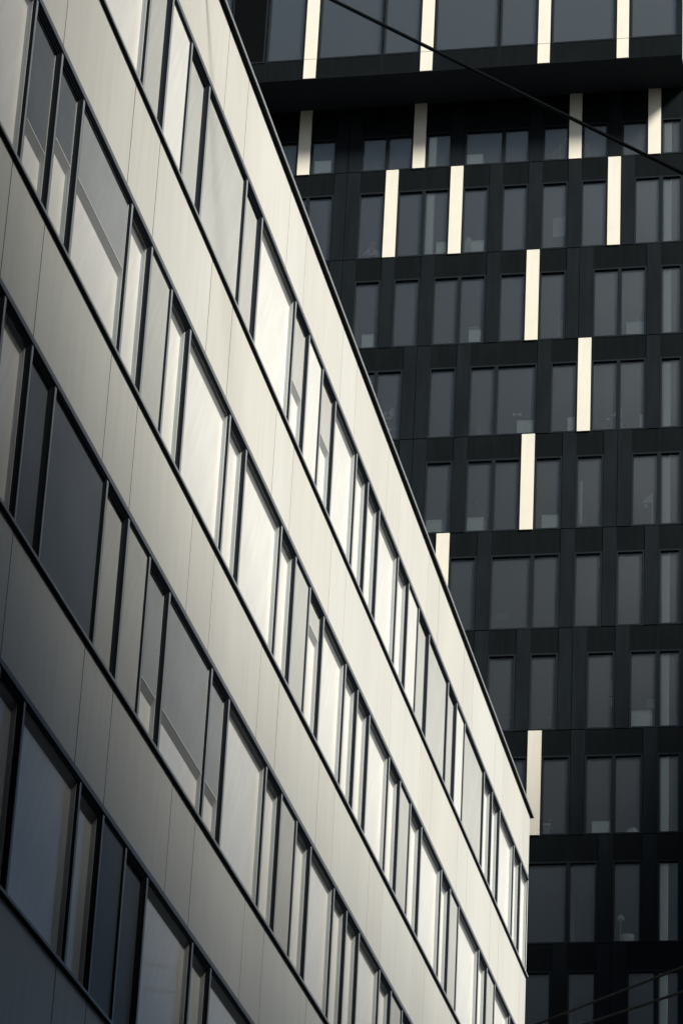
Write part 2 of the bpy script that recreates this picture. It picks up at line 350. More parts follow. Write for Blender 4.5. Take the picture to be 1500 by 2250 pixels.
# leftmost bay of each row that still shows past the white building
VISX = {'A': -24.0, 'B': -23.2, 'C': -21.3, 'D': -20.4, 'E': -19.0, 'F': -18.0, 'G': -16.4, 'H': -15.2, 'I': -14.8, 'J': -14.3}
tw = empty('office_tower', (-20, YR, 0)); tag(tw, 'black office tower with grey glass, cream strips and a jutting top floor', 'building')
XLm = -34.0; XCR = -9.0
core = MB()
core.box(XLm, XCR - 0.3, YR + 9.0, YR + 10.0, 0, 66.3, 'core')
core.box(XCR - 0.12, XCR, YR + 0.9, YR + 18, 0, 66.2, 'spandrel')
core.box(XLm - 0.2, XLm, YR, YR + 18, 0, 70, 'spandrel')
core.box(XLm, XCR - 0.3, YR + 10.2, YR + 18, 0, 26, 'core')
core.build('wall', tw, (-20, YR, 30))
inn = MB()      # slabs, ceilings, partition walls seen through the glass
for k, r in enumerate(rows + 'K'):
    zf = 63.49 - 3.598 * k
    inn.box(XLm, XCR - 0.2, YR + 0.20, YR + 8.9, zf - 0.40, zf - 0.02, 'inwall')
    inn.box(XLm, XCR - 0.2, YR + 0.35, YR + 8.9, zf - 0.62, zf - 0.41, 'ceil')
for k, r in enumerate(rows):
    zf = 63.49 - 3.598 * k
    for xx in random.sample([-31, -27.6, -24.5, -21.4, -16.8, -13.2], 3): inn.box(xx, xx + 0.1, YR + 3.2, YR + 8.8, zf, zf + 2.9, 'inwall')
inn.build('interior', tw, (-20, YR + 4, 40))
for (xa, xb, nm) in ((-10.015, -9.79, 1), (-18.36, -18.11, 1)):
    cm = MB(); cm.box(xa, xb, YR + 0.17, YR + 0.40, (0.0 if xa > -12 else 52.7), 65.9, 'column'); cm.build('column', tw, (xa, YR + 1, 30))

restt = MB()
def twin(x0, x1, zf, zt, Yp, target=None, pane_sub=True):
    f = MB() if target is None else target
    f.ringx(x0 + 0.004, x1 - 0.004, Yp - 0.010, Yp + 0.10, zf + 0.004, zt - 0.004, 0.055, 'black')
    f.ringx(x0 + 0.045, x1 - 0.045, Yp + 0.062, Yp + 0.13, zf + 0.045, zt - 0.045, 0.030, 'slat')
    fo = f.build('window', tw, ((x0 + x1) / 2, Yp, zf)) if target is None else None
    p = MB() if target is None else target
    p.box(x0 + 0.066, x1 - 0.066, Yp + 0.100, Yp + 0.108, zf + 0.066, zt - 0.066, 'towerglass')
    if target is None: p.build('pane', fo)
pr = MB(); prc = MB()
for k, r in enumerate(rows):
    zf = ZF[r]; ztop = zf + 3.598
    zwin = zf + 2.72; xr = XR
    if r == 'A': ztop = 66.22; zwin = 64.96
    # corner bay
    twin(XR, XR + 0.74, zf, zwin, YR)
    spn = MB(); spn.box(XLm, XCR, YR + 0.002, YR + 0.20, zwin + 0.002, ztop - 0.014, 'spandrel'); spn.build('spandrel', tw, (-20, YR, zwin))
    prc.box(XR - 0.004, XR + 0.004, YR - 0.0012, YR + 0.1, zwin + 0.004, ztop - 0.016, 'black')
    pr.box(XR + 0.743, XCR + 0.002, YR - 0.02, YR + 0.19, zf + 0.006, zwin - 0.004, 'pier')
    for n, c in enumerate(SEQ[r]):
        wd = MW * (int(c) if c.isdigit() else 1); x1 = xr; x0 = xr - wd; xr = x0
        if x0 < XLm: break
        vis = x1 > VISX[r]
        if c == 'S' and not (r in 'GIJ'):
            p = MB(); p.box(x0 + 0.012, x1 - 0.012, YR - 0.055, YR + 0.16, zf + 0.008, ztop - 0.014, 'light')
            p.build('light_strip', tw, ((x0 + x1) / 2, YR, zf), bevel=0.004)
        elif c == 'P' or c == 'S':
            pr.box(x0 + 0.010, x1 - 0.010, YR - 0.022, YR + 0.18, zf + 0.010, ztop - 0.016, 'pier')
        else:
            twin(x0, x1, zf, zwin, YR, None if vis else restt)
            prc.box(x0 - 0.004, x0 + 0.004, YR - 0.0012, YR + 0.1, zwin + 0.004, ztop - 0.016, 'black')
    if xr > XLm: pr.box(XLm, xr - 0.01, YR - 0.02, YR + 0.19, zf + 0.01, ztop - 0.018, 'pier')
    prc.box(XLm, XCR, YR + 0.010, YR + 0.19, zf - 0.0035, zf + 0.0035, 'black')
zj = ZF['J']
low = MB()
for k in range(8):   # lower storeys, below the picture
    zf = zj - 3.598 * (k + 1)
    if zf < 0.3: zf = 0.3
    ztop = zf + 3.598 if k < 7 else 3.598
    xx = XCR - 0.2
    while xx > XLm + 1:
        twin(xx - 0.926, xx, zf, zf + 2.6, YR, restt); low.box(xx - 0.926, xx, YR + 0.002, YR + 0.2, zf + 2.602, zf + 3.58, 'spandrel')
        pr.box(xx - 1.38, xx - 0.93, YR - 0.022, YR + 0.18, zf + 0.01, zf + 3.57, 'pier'); xx -= 1.389
    if zf <= 0.31: break
low.build('spandrel', tw, (-20, YR, 20))['kind'] = 'stuff'; pr.build('pier', tw, (-20, YR, 40), bevel=0.004); prc.build('joint', tw, (-20, YR, 40))
tag(restt.build('window', tw, (-25, YR, 30)), kind='stuff')

# the jutting top storey
YT = 94.64; XT = -9.21; zs = 66.22; zg = 67.04; ZT = 71.2
tp = MB()
tp.box(XLm, XT - 0.02, YT + 0.02, YR + 16, zs - 0.0, zs + 0.12, 'soffit')
tp.box(XLm, XT - 0.1, YT + 0.2, YR + 16, ZT, ZT + 0.3, 'core')
tp.box(XLm, XT - 0.1, YT + 6, YT + 6.2, zs + 0.2, ZT - 0.02, 'inwall')
tp.box(XLm, XT - 0.1, YT + 0.22, YT + 5.9, zs + 0.13, zg - 0.1, 'inwall')
tp.box(XLm, XT - 0.1, YT + 0.22, YT + 5.9, ZT - 0.62, ZT - 0.01, 'ceil')
tp.build('soffit', tw, (-20, YT, zs))
sd_ = MB()
for a in range(6): sd_.box(XT - 0.1, XT, YT + 0.02 + a * 3.2, YT + 3.19 + a * 3.2, zs + 0.02, ZT, 'light')
sd_.build('side_wall', tw, (XT, YT + 8, 68), bevel=0.004)
gsp = MB()
els = [('L', -25.33, -24.05), ('W', -23.99, -22.64), ('S', -22.60, -22.15), ('W', -22.11, -19.80), ('W', -19.76, -18.44), ('S', -18.41, -17.97), ('W', -17.93, -15.65), ('W', -15.61, -14.28), ('S', -14.25, -13.82), ('W', -13.78, -11.52), ('S', -11.48, -11.06), ('W', -11.02, -9.35), ('W', -27.6, -25.37), ('W', -30.0, -27.64), ('W', -33.0, -30.04)]
for c, x0, x1 in els:
    if c == 'S':
        p = MB(); p.box(x0 + 0.005, x1 - 0.005, YT - 0.045, YT + 0.12, zg + 0.008, ZT - 0.02, 'light'); p.box(x0 + 0.005, x1 - 0.005, YT - 0.045, YT + 0.12, zs + 0.012, zg - 0.008, 'light')
        p.build('light_strip', tw, ((x0 + x1) / 2, YT, zg), bevel=0.004)
    elif c == 'L':
        p = MB(); p.ringx(x0, x1, YT - 0.02, YT + 0.1, zg, ZT - 0.1, 0.05, 'black')
        z = zg + 0.08
        while z < ZT - 0.2:
            p.poly([(x0 + .05, YT - .015, z), (x1 - .05, YT - .015, z), (x1 - .05, YT + .04, z + .035), (x0 + .05, YT + .04, z + .035), (x0 + .05, YT - .015, z - .006), (x1 - .05, YT - .015, z - .006), (x1 - .05, YT + .04, z + .029), (x0 + .05, YT + .04, z + .029)],
                   [(0, 1, 2, 3), (7, 6, 5, 4), (0, 4, 5, 1), (3, 2, 6, 7)], 'pier'); z += 0.062
        p.box(x0 + .05, x1 - .05, YT + .05, YT + .08, zg + .05, ZT - .15, 'boxdark')
        p.build('louvre', tw, ((x0 + x1) / 2, YT, zg))
    else:
        twin(x0, x1, zg, ZT - 0.1, YT, None if x1 > -24.1 else None)
for x0, x1 in ((-34, -25.35), (-25.33, -24.02), (-24.0, -19.8), (-19.78, -15.65), (-15.63, -14.02), (-14.0, -9.21)):
    gsp.box(x0 - 0.005, x0 + 0.005, YT - 0.001, YT + 0.1, zs + 0.006, zg - 0.008, 'black')
gsp.build('joint', tw, (-20, YT, 66.5)); gsp = MB(); gsp.box(XLm, XT, YT + 0.004, YT + 0.2, zs + 0.004, zg - 0.006, 'spandrel')
gsp.box(XT - 0.14, XT, YT - 0.012, YT + 0.2, zg, ZT, 'pier'); gsp.box(XLm, XT, YT - 0.012, YT + 0.2, ZT - 0.1, ZT + 0.35, 'spandrel')
gsp.build('spandrel', tw, (-20, YT, 66.6), bevel=0.003)

# ------------------------------------------------------------------ unseen blocks added across the street and behind the camera to shade both facades
def block(name, label, x0, x1, y0, y1, h, faces):
    e = empty(name, ((x0 + x1) / 2, (y0 + y1) / 2, 0)); tag(e, label, 'building')
    m = MB(); m.box(x0, x1, y0, y1, 0, h, 'brick'); m.build('wall', e)
    m = MB(); m.box(x0 - 0.2, x1 + 0.2, y0 - 0.2, y1 + 0.2, h + 0.002, h + 0.5, 'core'); m.build('roof', e)
    m = MB()
    nz = int(h // 3.4)
    for iz in range(nz):
        z = 1.0 + iz * 3.4
        if 'x' in faces:
            y = y0 + 1.2
            while y + 1.6 < y1:
                m.ring(x0 - 0.06, x0 - 0.002, y, y + 1.5, z, z + 1.9, 0.08, 'black'); m.box(x0 - 0.03, x0 - 0.004, y + .08, y + 1.42, z + .08, z + 1.82, 'panedark'); y += 2.9
        if 'y' in faces:
            xx = x0 + 1.2
            while xx + 1.6 < x1:
                m.ringx(xx, xx + 1.5, y1 + 0.002, y1 + 0.06, z, z + 1.9, 0.08, 'black'); m.box(xx + .08, xx + 1.42, y1 + 0.004, y1 + 0.03, z + .08, z + 1.82, 'panedark'); xx += 2.9
    w_ = m.build('window', e); w_['kind'] = 'stuff'
    return e
block('shading_block', 'long unseen dark brick block added across the street to shade the white building', 9.51, 25.5, -4.5, 53.0, 36.8, 'x')
block('shading_block', 'narrow unseen dark brick block added at the far end of the street to shade the white building', 9.51, 13.75, 53.05, 66.7, 36.8, 'x')
block('shading_tower', 'very tall unseen dark brick tower added behind the camera to shade the near end of the white building', 9.51, 25.4, -80, -4.6, 92.0, 'x')
block('shading_tower', 'tall wide unseen brick slab added behind the camera to darken the lower tower glass', -45.0, 9.3, -42, -25, 107.0, 'y')
block('shading_tower', 'tall unseen dark brick tower added across the street to shade the lower black office tower', 13.8, 33.8, 53.05, 87.4, 67.2, 'x')

# ------------------------------------------------------------------ cables over the street
def cable(a, b, ext, r, label):
    a = Vector(a); b = Vector(b); d = (b - a); end = a + d * ext
    m = MB(); n = 14
    pts = [a + (end - a) * (k / n) - Vector((0, 0, 1)) * 4 * 0.02 * (k / n) * (1 - k / n) for k in range(n + 1)]
    m.tube(pts, r, 'cable', 8); m.box(a.x - 0.04, a.x + 0.02, a.y - 0.04, a.y + 0.04, a.z - 0.16, a.z + 0.04, 'cable'); o = m.build('overhead_cable', None, a); tag(o, label, 'cable', 'cables spanning the street')
cable((XL - 0.03, 33.35, 26.72), (-2.97, 34.3, 23.055), 3.6, 0.025, 'thick black cable slanting down across the jutting top floor')
cable((XL, 64.27, 21.80), (-4.61, 52.9, 19.48), 4.6, 0.026, 'upper of the two thin dark cables low at the right, rising over the lowest windows')
cable((XL, 64.27, 21.48), (-4.63, 53.1, 19.08), 4.6, 0.026, 'lower of the two thin dark cables low at the right, nearer the bottom edge')

# ------------------------------------------------------------------ things standing in the tower rooms, just behind the glass
def cabinet(xa, xb, r, h, d, label, top=True, mt='box', dep=0.45):
    zf = ZF[r]; d = 0.17; h -= 0.12; y0 = YR + d
    e = empty('cabinet', ((xa + xb) / 2, y0, zf - 0.02)); tag(e, label, 'cabinet', 'office cabinets behind the tower windows')
    m = MB(); m.box(xa, xb, y0, y0 + dep, zf - 0.018, zf + h - 0.05, mt); m.build('body', e, bevel=0.006)
    m = MB(); m.box(xa - 0.012, xb + 0.012, y0 - 0.015, y0 + dep + 0.01, zf + h - 0.044, zf + h, 'column'); m.build('top', e, bevel=0.004)
    m = MB(); nd = 2
    for q in range(nd): m.box(xa + 0.03, xb - 0.03, y0 + dep + 0.002, y0 + dep + 0.02, zf + 0.05 + q * (h - 0.15) / 2, zf + 0.05 + (q + 0.92) * (h - 0.15) / 2, mt)
    m.build('drawer', e, bevel=0.003)
    return e
cabinet(-22.49, -21.89, 'A', 0.80, 0.4, 'cream cabinet in the short window right of the first shaded cream strip')
cabinet(-17.01, -16.43, 'A', 0.68, 0.4, 'cream cabinet in the wide window just under the jutting storey')
cabinet(-17.97, -17.62, 'B', 0.75, 0.4, 'small cream cabinet in the window with the dark spiky plant')
cabinet(-16.73, -16.28, 'B', 0.73, 0.4, 'cream cabinet beside the small pointed folded card')
cabinet(-20.45, -20.03, 'C', 0.79, 0.4, 'dim cabinet in the window next to the white roof edge, third storey down')
cabinet(-16.71, -16.29, 'C', 0.76, 0.4, 'cream cabinet with a thin tray above it, third storey down')
cabinet(-14.95, -14.35, 'D', 0.74, 0.5, 'wide cream cabinet with papers on top, in a double width window')
cabinet(-13.24, -12.99, 'D', 0.78, 0.4, 'narrow cream cabinet left of the tall cream strip, fourth storey down')
cabinet(-10.80, -10.66, 'D', 0.76, 0.4, 'very narrow cream cabinet at the right edge of its window')
cabinet(-17.96, -17.40, 'E', 0.72, 0.5, 'dim cream cabinet right beside the white building roof edge')
cabinet(-16.56, -15.98, 'E', 0.75, 0.4, 'cream cabinet left of the brightest tall cream strip, fifth storey down')
cabinet(-14.03, -13.45, 'E', 0.74, 0.4, 'cream cabinet right of the brightest tall cream strip, fifth storey down')
cabinet(-10.99, -10.37, 'G', 0.79, 0.4, 'cream cabinet with a monitor behind it, seventh storey down')
cabinet(-12.19, -11.63, 'H', 0.63, 0.4, 'dim square cabinet in the lower right, eighth storey down')
cabinet(-13.82, -13.52, 'H', 0.59, 0.4, 'dark narrow cabinet right of the lowest cream strip', mt='boxdark')

def plant(name, c, zf, n, h, spread, mt, label, potr=0.16, poth=0.3, box=None, down=0.3):
    e = empty(name, (c[0], c[1], zf)); tag(e, label, 'plant')
    m = MB()
    if box: m.box(box[0], box[1], c[1] - 0.2, c[1] + 0.2, zf, zf + poth, 'box')
    else: m.lathe((c[0], c[1], zf), [(0.001, 0), (potr * 0.75, 0), (potr, poth), (potr * 0.9, poth), (potr * 0.88, poth - 0.03), (0.001, poth - 0.03)], 'boxdark')
    m.build('pot', e)
    l = MB()
    for q in range(n):
        a = random.uniform(0, 6.28); bx = (random.uniform(box[0] + .05, box[1] - .05) if box else c[0]); s_ = random.uniform(0.3, 1) * spread; hh = h * random.uniform(0.6, 1)
        pts = []; wds = []
        for t in range(6):
            u = t / 5; pts.append(Vector((bx + math.cos(a) * s_ * u ** 1.4, c[1] + math.sin(a) * s_ * 0.6 * u ** 1.4, zf + poth - 0.03 + hh * (u - down * u * u)))); wds.append(0.014 * (1 - u) + 0.001)
        l.tube(pts, wds, mt, 4)
    l.build('foliage', e)
plant('planter', (-11.0, YR + 0.62), ZF['C'] - 0.02, 34, 0.75, 0.16, 'leafpale', 'cream box planter with faint upright grasses near the right corner', box=(-11.31, -10.69), poth=0.80, down=0.05)
plant('potted_plant', (-18.62, YR + 0.55), ZF['B'] - 0.02, 16, 1.0, 0.5, 'leaf', 'dark spiky leaved plant half hidden behind a mullion beside a pale column', poth=0.35, down=0.55)

def card(name, pts, thick, mt, label, cat, extra=None):
    """a flat sheet with thickness standing or hanging in a room; pts in (x, z), y given"""
    m = MB(); y = pts[0][2]; n = len(pts)
    P = [(p[0], p[2], p[1]) for p in pts] + [(p[0], p[2] + thick, p[1]) for p in pts]
    F = [tuple(range(n)), tuple(reversed(range(n, 2 * n)))] + [(k, k + n, (k + 1) % n + n, (k + 1) % n) for k in range(n)]
    m.poly(P, F, mt); o = m.build(name, None, (pts[0][0], y, min(p[1] for p in pts))); return tag(o, label, cat)
za, zb_, zc, zd, ze, zf_, zg_, zh, zi = (ZF[q] for q in 'ABCDEFGHI')
# hanging board
m = MB(); yb0 = YR + 1.0
m.poly([(-14.0, yb0, zb_ + 1.09), (-13.54, yb0 + .28, zb_ + 1.30), (-13.54, yb0 + .28, zb_ + 2.12), (-14.0, yb0, zb_ + 1.86), (-14.0, yb0 + .03, zb_ + 1.09), (-13.54, yb0 + .31, zb_ + 1.30), (-13.54, yb0 + .31, zb_ + 2.12), (-14.0, yb0 + .03, zb_ + 1.86)],
       [(0, 1, 2, 3), (7, 6, 5, 4), (0, 4, 5, 1), (1, 5, 6, 2), (2, 6, 7, 3), (3, 7, 4, 0)], 'column')
m.box(-13.56, -13.53, yb0 + .30, yb0 + .33, zb_ - .02, zb_ + 2.9, 'box')
tag(m.build('hanging_board', None, (-13.8, yb0, zb_)), 'pale slanted board hanging on a pole behind the second storey glass', 'board')
# slanted panel of row A
m = MB(); y0 = YR + 1.0
m.tube([(-14.05, y0, za + 0.9), (-13.62, y0 + .3, za + 1.75)], 0.06, 'boxdark', 4); m.tube([(-13.8, y0 - .1, za), (-13.8, y0 - .1, za + 1.25)], 0.012, 'column', 6)
tag(m.build('stair_rail', None, (-13.9, y0, za)), 'faint slanting rail with an upright post under the jutting storey', 'rail')
# small pointed card, row B
m = MB(); y0 = YR + .5
m.poly([(-17.03, y0, zb_ + .80), (-16.90, y0 - .05, zb_ + .98), (-16.77, y0, zb_ + .86), (-16.90, y0 + .15, zb_ + .90), (-17.02, y0, zb_ + .1), (-16.78, y0, zb_ + .1), (-16.90, y0 + .15, zb_ + .1)], [(0, 4, 5, 2, 1), (2, 5, 6, 3), (3, 6, 4, 0), (0, 1, 3), (1, 2, 3), (6, 5, 4)], 'box')
tag(m.build('folded_card', None, (-16.9, y0, zb_)), 'tall folded card with a pointed top left of a cream cabinet', 'card')
# tray with legs above cabinet row C
m = MB(); y0 = YR + .2; m.box(-16.74, -16.36, y0, y0 + .3, zc + .765, zc + .78, 'column'); 
for xx in (-16.72, -16.39): m.box(xx, xx + .012, y0 + .1, y0 + .112, zc + .642, zc + .764, 'boxdark')
tag(m.build('letter_tray', None, (-16.5, y0, zc + .64)), 'thin raised tray standing on the cabinet, third storey down', 'tray')
# louvred stand row C
m = MB(); y0 = YR + .5
for q in range(9): m.poly([(-13.66 + q * .004, y0, zc + .3 + q * .085), (-13.50, y0 + .12, zc + .36 + q * .085), (-13.50, y0 + .12, zc + .42 + q * .085), (-13.66 + q * .004, y0, zc + .36 + q * .085), (-13.66, y0 + .02, zc + .3 + q * .085), (-13.5, y0 + .14, zc + .36 + q * .085), (-13.5, y0 + .14, zc + .42 + q * .085), (-13.66, y0 + .02, zc + .36 + q * .085)], [(0, 1, 2, 3), (7, 6, 5, 4), (0, 4, 5, 1), (3, 2, 6, 7)], 'box')
m.box(-13.52, -13.49, y0 + .13, y0 + .16, zc - .018, zc + 1.12, 'box')
tag(m.build('brochure_rack', None, (-13.58, y0, zc)), 'slim pale rack with sloping shelves right of the third storey cream strip', 'rack')
# papers on the cabinet of row D
m = MB(); y0 = YR + .25
m.box(-15.12, -15.05, y0, y0 + .12, zd + .90, zd + .96, 'column'); m.poly([(-15.1, y0, zd + .93), (-14.4, y0 + .35, zd + .86), (-14.4, y0 + .37, zd + .88), (-15.1, y0 + .02, zd + .95)], [(0, 1, 2, 3)], 'column')
for q in range(4): m.box(-14.95 + q * .035, -14.93 + q * .035, y0 + .05, y0 + .1, zd + .92, zd + .985, 'box')
m.box(-14.7, -14.68, y0 + .1, y0 + .12, zd + .62, zd + .93, 'boxdark')
tag(m.build('desk_rack', None, (-14.8, y0, zd + .62)), 'raised shelf with small papers over the wide cabinet, fourth storey down', 'shelf')
# angled white lamp shades
def floor_lamp(xa, y0, zf, z0, z1, label, w_=0.30, post=True):
    e = empty('floor_lamp', (xa + w_, y0, zf)); tag(e, label, 'lamp')
    m = MB(); m.poly([(xa, y0, z0), (xa + w_, y0 + .02, z0), (xa + w_, y0 + .02, z1), (xa, y0 + .04, z0 - .02), (xa + w_, y0 + .06, z0 - .02), (xa + w_, y0 + .06, z1)], [(0, 1, 2), (5, 4, 3), (0, 3, 4, 1), (1, 4, 5, 2), (2, 5, 3, 0)], 'column'); m.build('shade', e)
    m = MB(); m.box(xa + w_ + .002, xa + w_ + .022, y0, y0 + .05, zf, z1 + .02, 'box'); m.lathe((xa + w_ + .012, y0 + .02, zf), [(.001, 0), (.13, 0), (.13, .02), (.001, .02)], 'boxdark'); m.build('pole', e)
floor_lamp(-10.78, YR + 1.2, ze - .02, ze + 1.50, ze + 1.80, 'floor lamp with a triangular white shade near the right corner, fifth storey down')
floor_lamp(-11.85, YR + .9, zd - .02, zd + 1.05, zd + 1.33, 'floor lamp with a low triangular shade behind the mullion, fourth storey down', 0.33)
m = MB(); m.box(-10.69, -10.63, YR + 1.1, YR + 1.13, ze + 1.22 - .02, ze + 1.32, 'white'); m.box(-10.67, -10.65, YR + 1.11, YR + 1.12, ze - .018, ze + 1.2, 'boxdark')
tag(m.build('small_sign', None, (-10.66, YR + 1.1, ze)), 'tiny white card on a thin stand under the triangular lamp shade', 'card')
# folded paper on desk, row D
m = MB(); y0 = YR + .8; m.poly([(-12.01, y0, zd + .84), (-11.86, y0, zd + .84), (-11.95, y0 + .06, zd + .95), (-12.01, y0 + .1, zd + .84), (-11.86, y0 + .1, zd + .84)], [(0, 1, 2), (1, 4, 2), (4, 3, 2), (3, 0, 2), (0, 3, 4, 1)], 'white')
m.box(-12.15, -11.4, y0 - .02, y0 + .5, zd + .80, zd + .835, 'boxdark')
for xx in (-12.12, -11.46): m.box(xx, xx + .03, y0, y0 + .03, zd - .018, zd + .799, 'boxdark')
tag(m.build('desk', None, (-11.8, y0, zd)), 'dark desk with a small folded white paper, fourth storey down', 'desk')
# hanging poster strip, row E
m = MB(); y0 = YR + .35; m.box(-12.80, -12.70, y0, y0 + .02, ze + .34, ze + 1.95, 'box'); m.box(-12.79, -12.77, y0 - .01, y0 - .001, ze + .36, ze + 1.9, 'column'); m.box(-12.82, -12.69, y0, y0 + .03, ze + 1.951, ze + 1.98, 'boxdark'); m.box(-12.78, -12.72, y0 - .02, y0 + .04, ze - .018, ze + .33, 'boxdark')
tag(m.build('banner_stand', None, (-12.75, y0, ze)), 'narrow pale banner standing at the left side of its window', 'banner')
# monitor and thin screen, rows G, E
def monitor(xa, xb, y0, zf, z0, z1, label, deskh):
    e = empty('monitor', ((xa + xb) / 2, y0, zf + deskh)); tag(e, label, 'monitor')
    m = MB(); m.box(xa, xb, y0, y0 + .03, z0, z1, 'reveal'); m.build('screen', e, bevel=.004)
    m = MB(); m.box((xa + xb) / 2 - .02, (xa + xb) / 2 + .02, y0 + .032, y0 + .05, zf + deskh, z1 - .05, 'boxdark'); m.build('stand', e)
monitor(-10.59, -10.30, YR + .8, zg_, zg_ + 1.03, zg_ + 1.33, 'back of a pale monitor above the seventh storey cabinet', .79)
m = MB(); y0 = YR + .6; m.box(-11.71, -11.62, y0, y0 + .02, zg_ + 1.04, zg_ + 1.95, 'column'); m.box(-11.73, -11.62, y0 - .012, y0 - .002, zg_ + 1.36, zg_ + 1.40, 'boxdark'); m.box(-11.66, -11.64, y0 + .022, y0 + .04, zg_ - .018, zg_ + 1.9, 'boxdark')
tag(m.build('notice_panel', None, (-11.66, y0, zg_)), 'slim bright notice panel at the right edge of a dark window', 'panel')
def desk_lamp(cx, y0, zf, z, label):
    e = empty('desk_lamp', (cx, y0, zf)); tag(e, label, 'lamp', 'small lamps behind the dark glass')
    m = MB(); m.lathe((cx, y0, z), [(.001, .05), (.03, .045), (.045, .02), (.045, 0), (.001, 0)], 'column', 12); m.build('shade', e)
    m = MB(); m.tube([(cx, y0, z - .001), (cx, y0, zf + .02)], .008, 'boxdark', 6); m.lathe((cx, y0, zf), [(.001, 0), (.12, 0), (.12, .02), (.001, .02)], 'boxdark', 12); m.build('stand', e)
desk_lamp(-14.98, YR + .8, zg_ - .02, zg_ + .80, 'tiny round lamp at the right edge of the leftmost seventh storey window')
desk_lamp(-13.73, YR + .8, zg_ - .02, zg_ + .78, 'tiny flat lamp at the left edge of its seventh storey window')
desk_lamp(-15.90, YR + .5, ze - .02, ze + .86, 'tiny lamp above the right corner of a fifth storey cabinet')
desk_lamp(-13.60, YR + .6, zh - .02, zh + .72, 'tiny lamp over the dark narrow cabinet, eighth storey down')
# chair, row F
ch = empty('office_chair', (-15.3, YR + 1.0, zf_ - .02)); tag(ch, 'office chair with a slatted back in the double width window', 'chair')
m = MB()
for q in range(4): m.box(-15.56, -15.22, YR + .80, YR + .815, zf_ + .70 + q * .075, zf_ + .745 + q * .075, 'reveal')
m.tube([(-15.60, YR + .82, zf_ + .40), (-15.62, YR + .82, zf_ + .9), (-15.58, YR + .82, zf_ + 1.03), (-15.16, YR + .82, zf_ + 1.03), (-15.12, YR + .82, zf_ + .95), (-15.14, YR + .82, zf_ + .40)], .014, 'reveal', 6); m.build('backrest', ch)
m = MB(); m.box(-15.62, -15.12, YR + .85, YR + 1.3, zf_ + .42, zf_ + .47, 'boxdark'); m.build('seat', ch, bevel=.01)
for xx in (-15.60, -15.15):
    for yy in (YR + .86, YR + 1.27):
        m = MB(); m.tube([(xx, yy, zf_ - .018), (xx, yy, zf_ + .419)], .012, 'reveal', 6); m.build('leg', ch)
# dome pot and lamp rows H, I
m = MB(); m.lathe((-10.97, YR + .8, zh - .018), [(.001, 0), (.16, 0), (.22, .25), (.21, .38), (.15, .47), (.06, .52), (.001, .525)], 'box', 18); tag(m.build('stool', None, (-10.97, YR + .8, zh)), 'pale rounded pouf low in the window near the right corner', 'stool')
m = MB(); m.lathe((-11.07, YR + .6, zi - .018), [(.001, 0), (.17, 0), (.21, .40), (.21, .46), (.001, .47)], 'box', 18); tag(m.build('stool', None, (-11.07, YR + .6, zi)), 'pale round drum stool beside a dim floor lamp, ninth storey down', 'stool')
e = empty('floor_lamp', (-11.33, YR + .9, zi - .02)); tag(e, 'dim floor lamp with a half round shade, ninth storey down', 'lamp')
m = MB(); m.lathe((-11.33, YR + .9, zi + 1.05), [(.02, .2), (.10, .12), (.13, 0), (.12, 0), (.09, .11), (.02, .19)], 'column', 14); m.build('shade', e)
m = MB(); m.tube([(-11.33, YR + .9, zi), (-11.33, YR + .9, zi + 1.22)], .012, 'box', 6); m.lathe((-11.33, YR + .9, zi - .02), [(.001, 0), (.13, 0), (.13, .02), (.001, .02)], 'boxdark', 14); m.build('pole', e)
# white orchid, row D, by the roof edge
e = empty('orchid', (-19.45, YR + .8, zd + .70)); tag(e, 'pale blossoming orchid in a small pot just past the roof edge', 'plant')
m = MB(); m.lathe((-19.45, YR + .8, zd + .70), [(.001, 0), (.07, 0), (.09, .14), (.001, .14)], 'box', 12); m.build('pot', e)
m = MB(); m.tube([(-19.45, YR + .8, zd + .83), (-19.47, YR + .8, zd + 1.2), (-19.42, YR + .8, zd + 1.55)], .018, 'leafpale', 6); m.tube([(-19.45, YR + .8, zd + .9), (-19.55, YR + .8, zd + 1.25), (-19.68, YR + .8, zd + 1.45)], .014, 'leafpale', 6); 
for a in (0.2, 1.3, 2.4, 3.3, 4.4, 5.4): m.tube([(-19.45, YR + .8, zd + .83), (-19.45 + .12 * math.cos(a), YR + .8 + .1 * math.sin(a), zd + .93), (-19.45 + .2 * math.cos(a), YR + .8 + .16 * math.sin(a), zd + .86)], [.02, .025, .003], 'leafpale', 5)
m.build('stem', e)
m = MB()
for q in range(26):
    cx, cz = random.choice([(-19.42, 1.48), (-19.36, 1.40), (-19.38, 1.58), (-19.64, 1.42), (-19.58, 1.30), (-19.42, 1.28)])
    cx += random.uniform(-.05, .05); cz += random.uniform(-.05, .05); cy = YR + .76 + random.uniform(-.06, .06)
    for a in range(5):
        t = a * 1.2566 + q; m.poly([(cx, cy, zd + cz), (cx + .05 * math.cos(t - .4), cy - .02, zd + cz + .05 * math.sin(t - .4)), (cx + .065 * math.cos(t), cy - .012, zd + cz + .065 * math.sin(t)), (cx + .05 * math.cos(t + .4), cy - .02, zd + cz + .05 * math.sin(t + .4))], [(0, 1, 2, 3)], 'column')
m.build('blossom', e)
m = MB(); m.box(-20.0, -19.1, YR + .55, YR + 1.2, zd + .66, zd + .698, 'boxdark')
for xx in (-19.97, -19.16): m.box(xx, xx + .04, YR + .6, YR + 1.15, zd - .018, zd + .659, 'boxdark')
tag(m.build('side_table', None, (-19.5, YR + .8, zd)), 'dark table under the orchid by the roof edge', 'table')

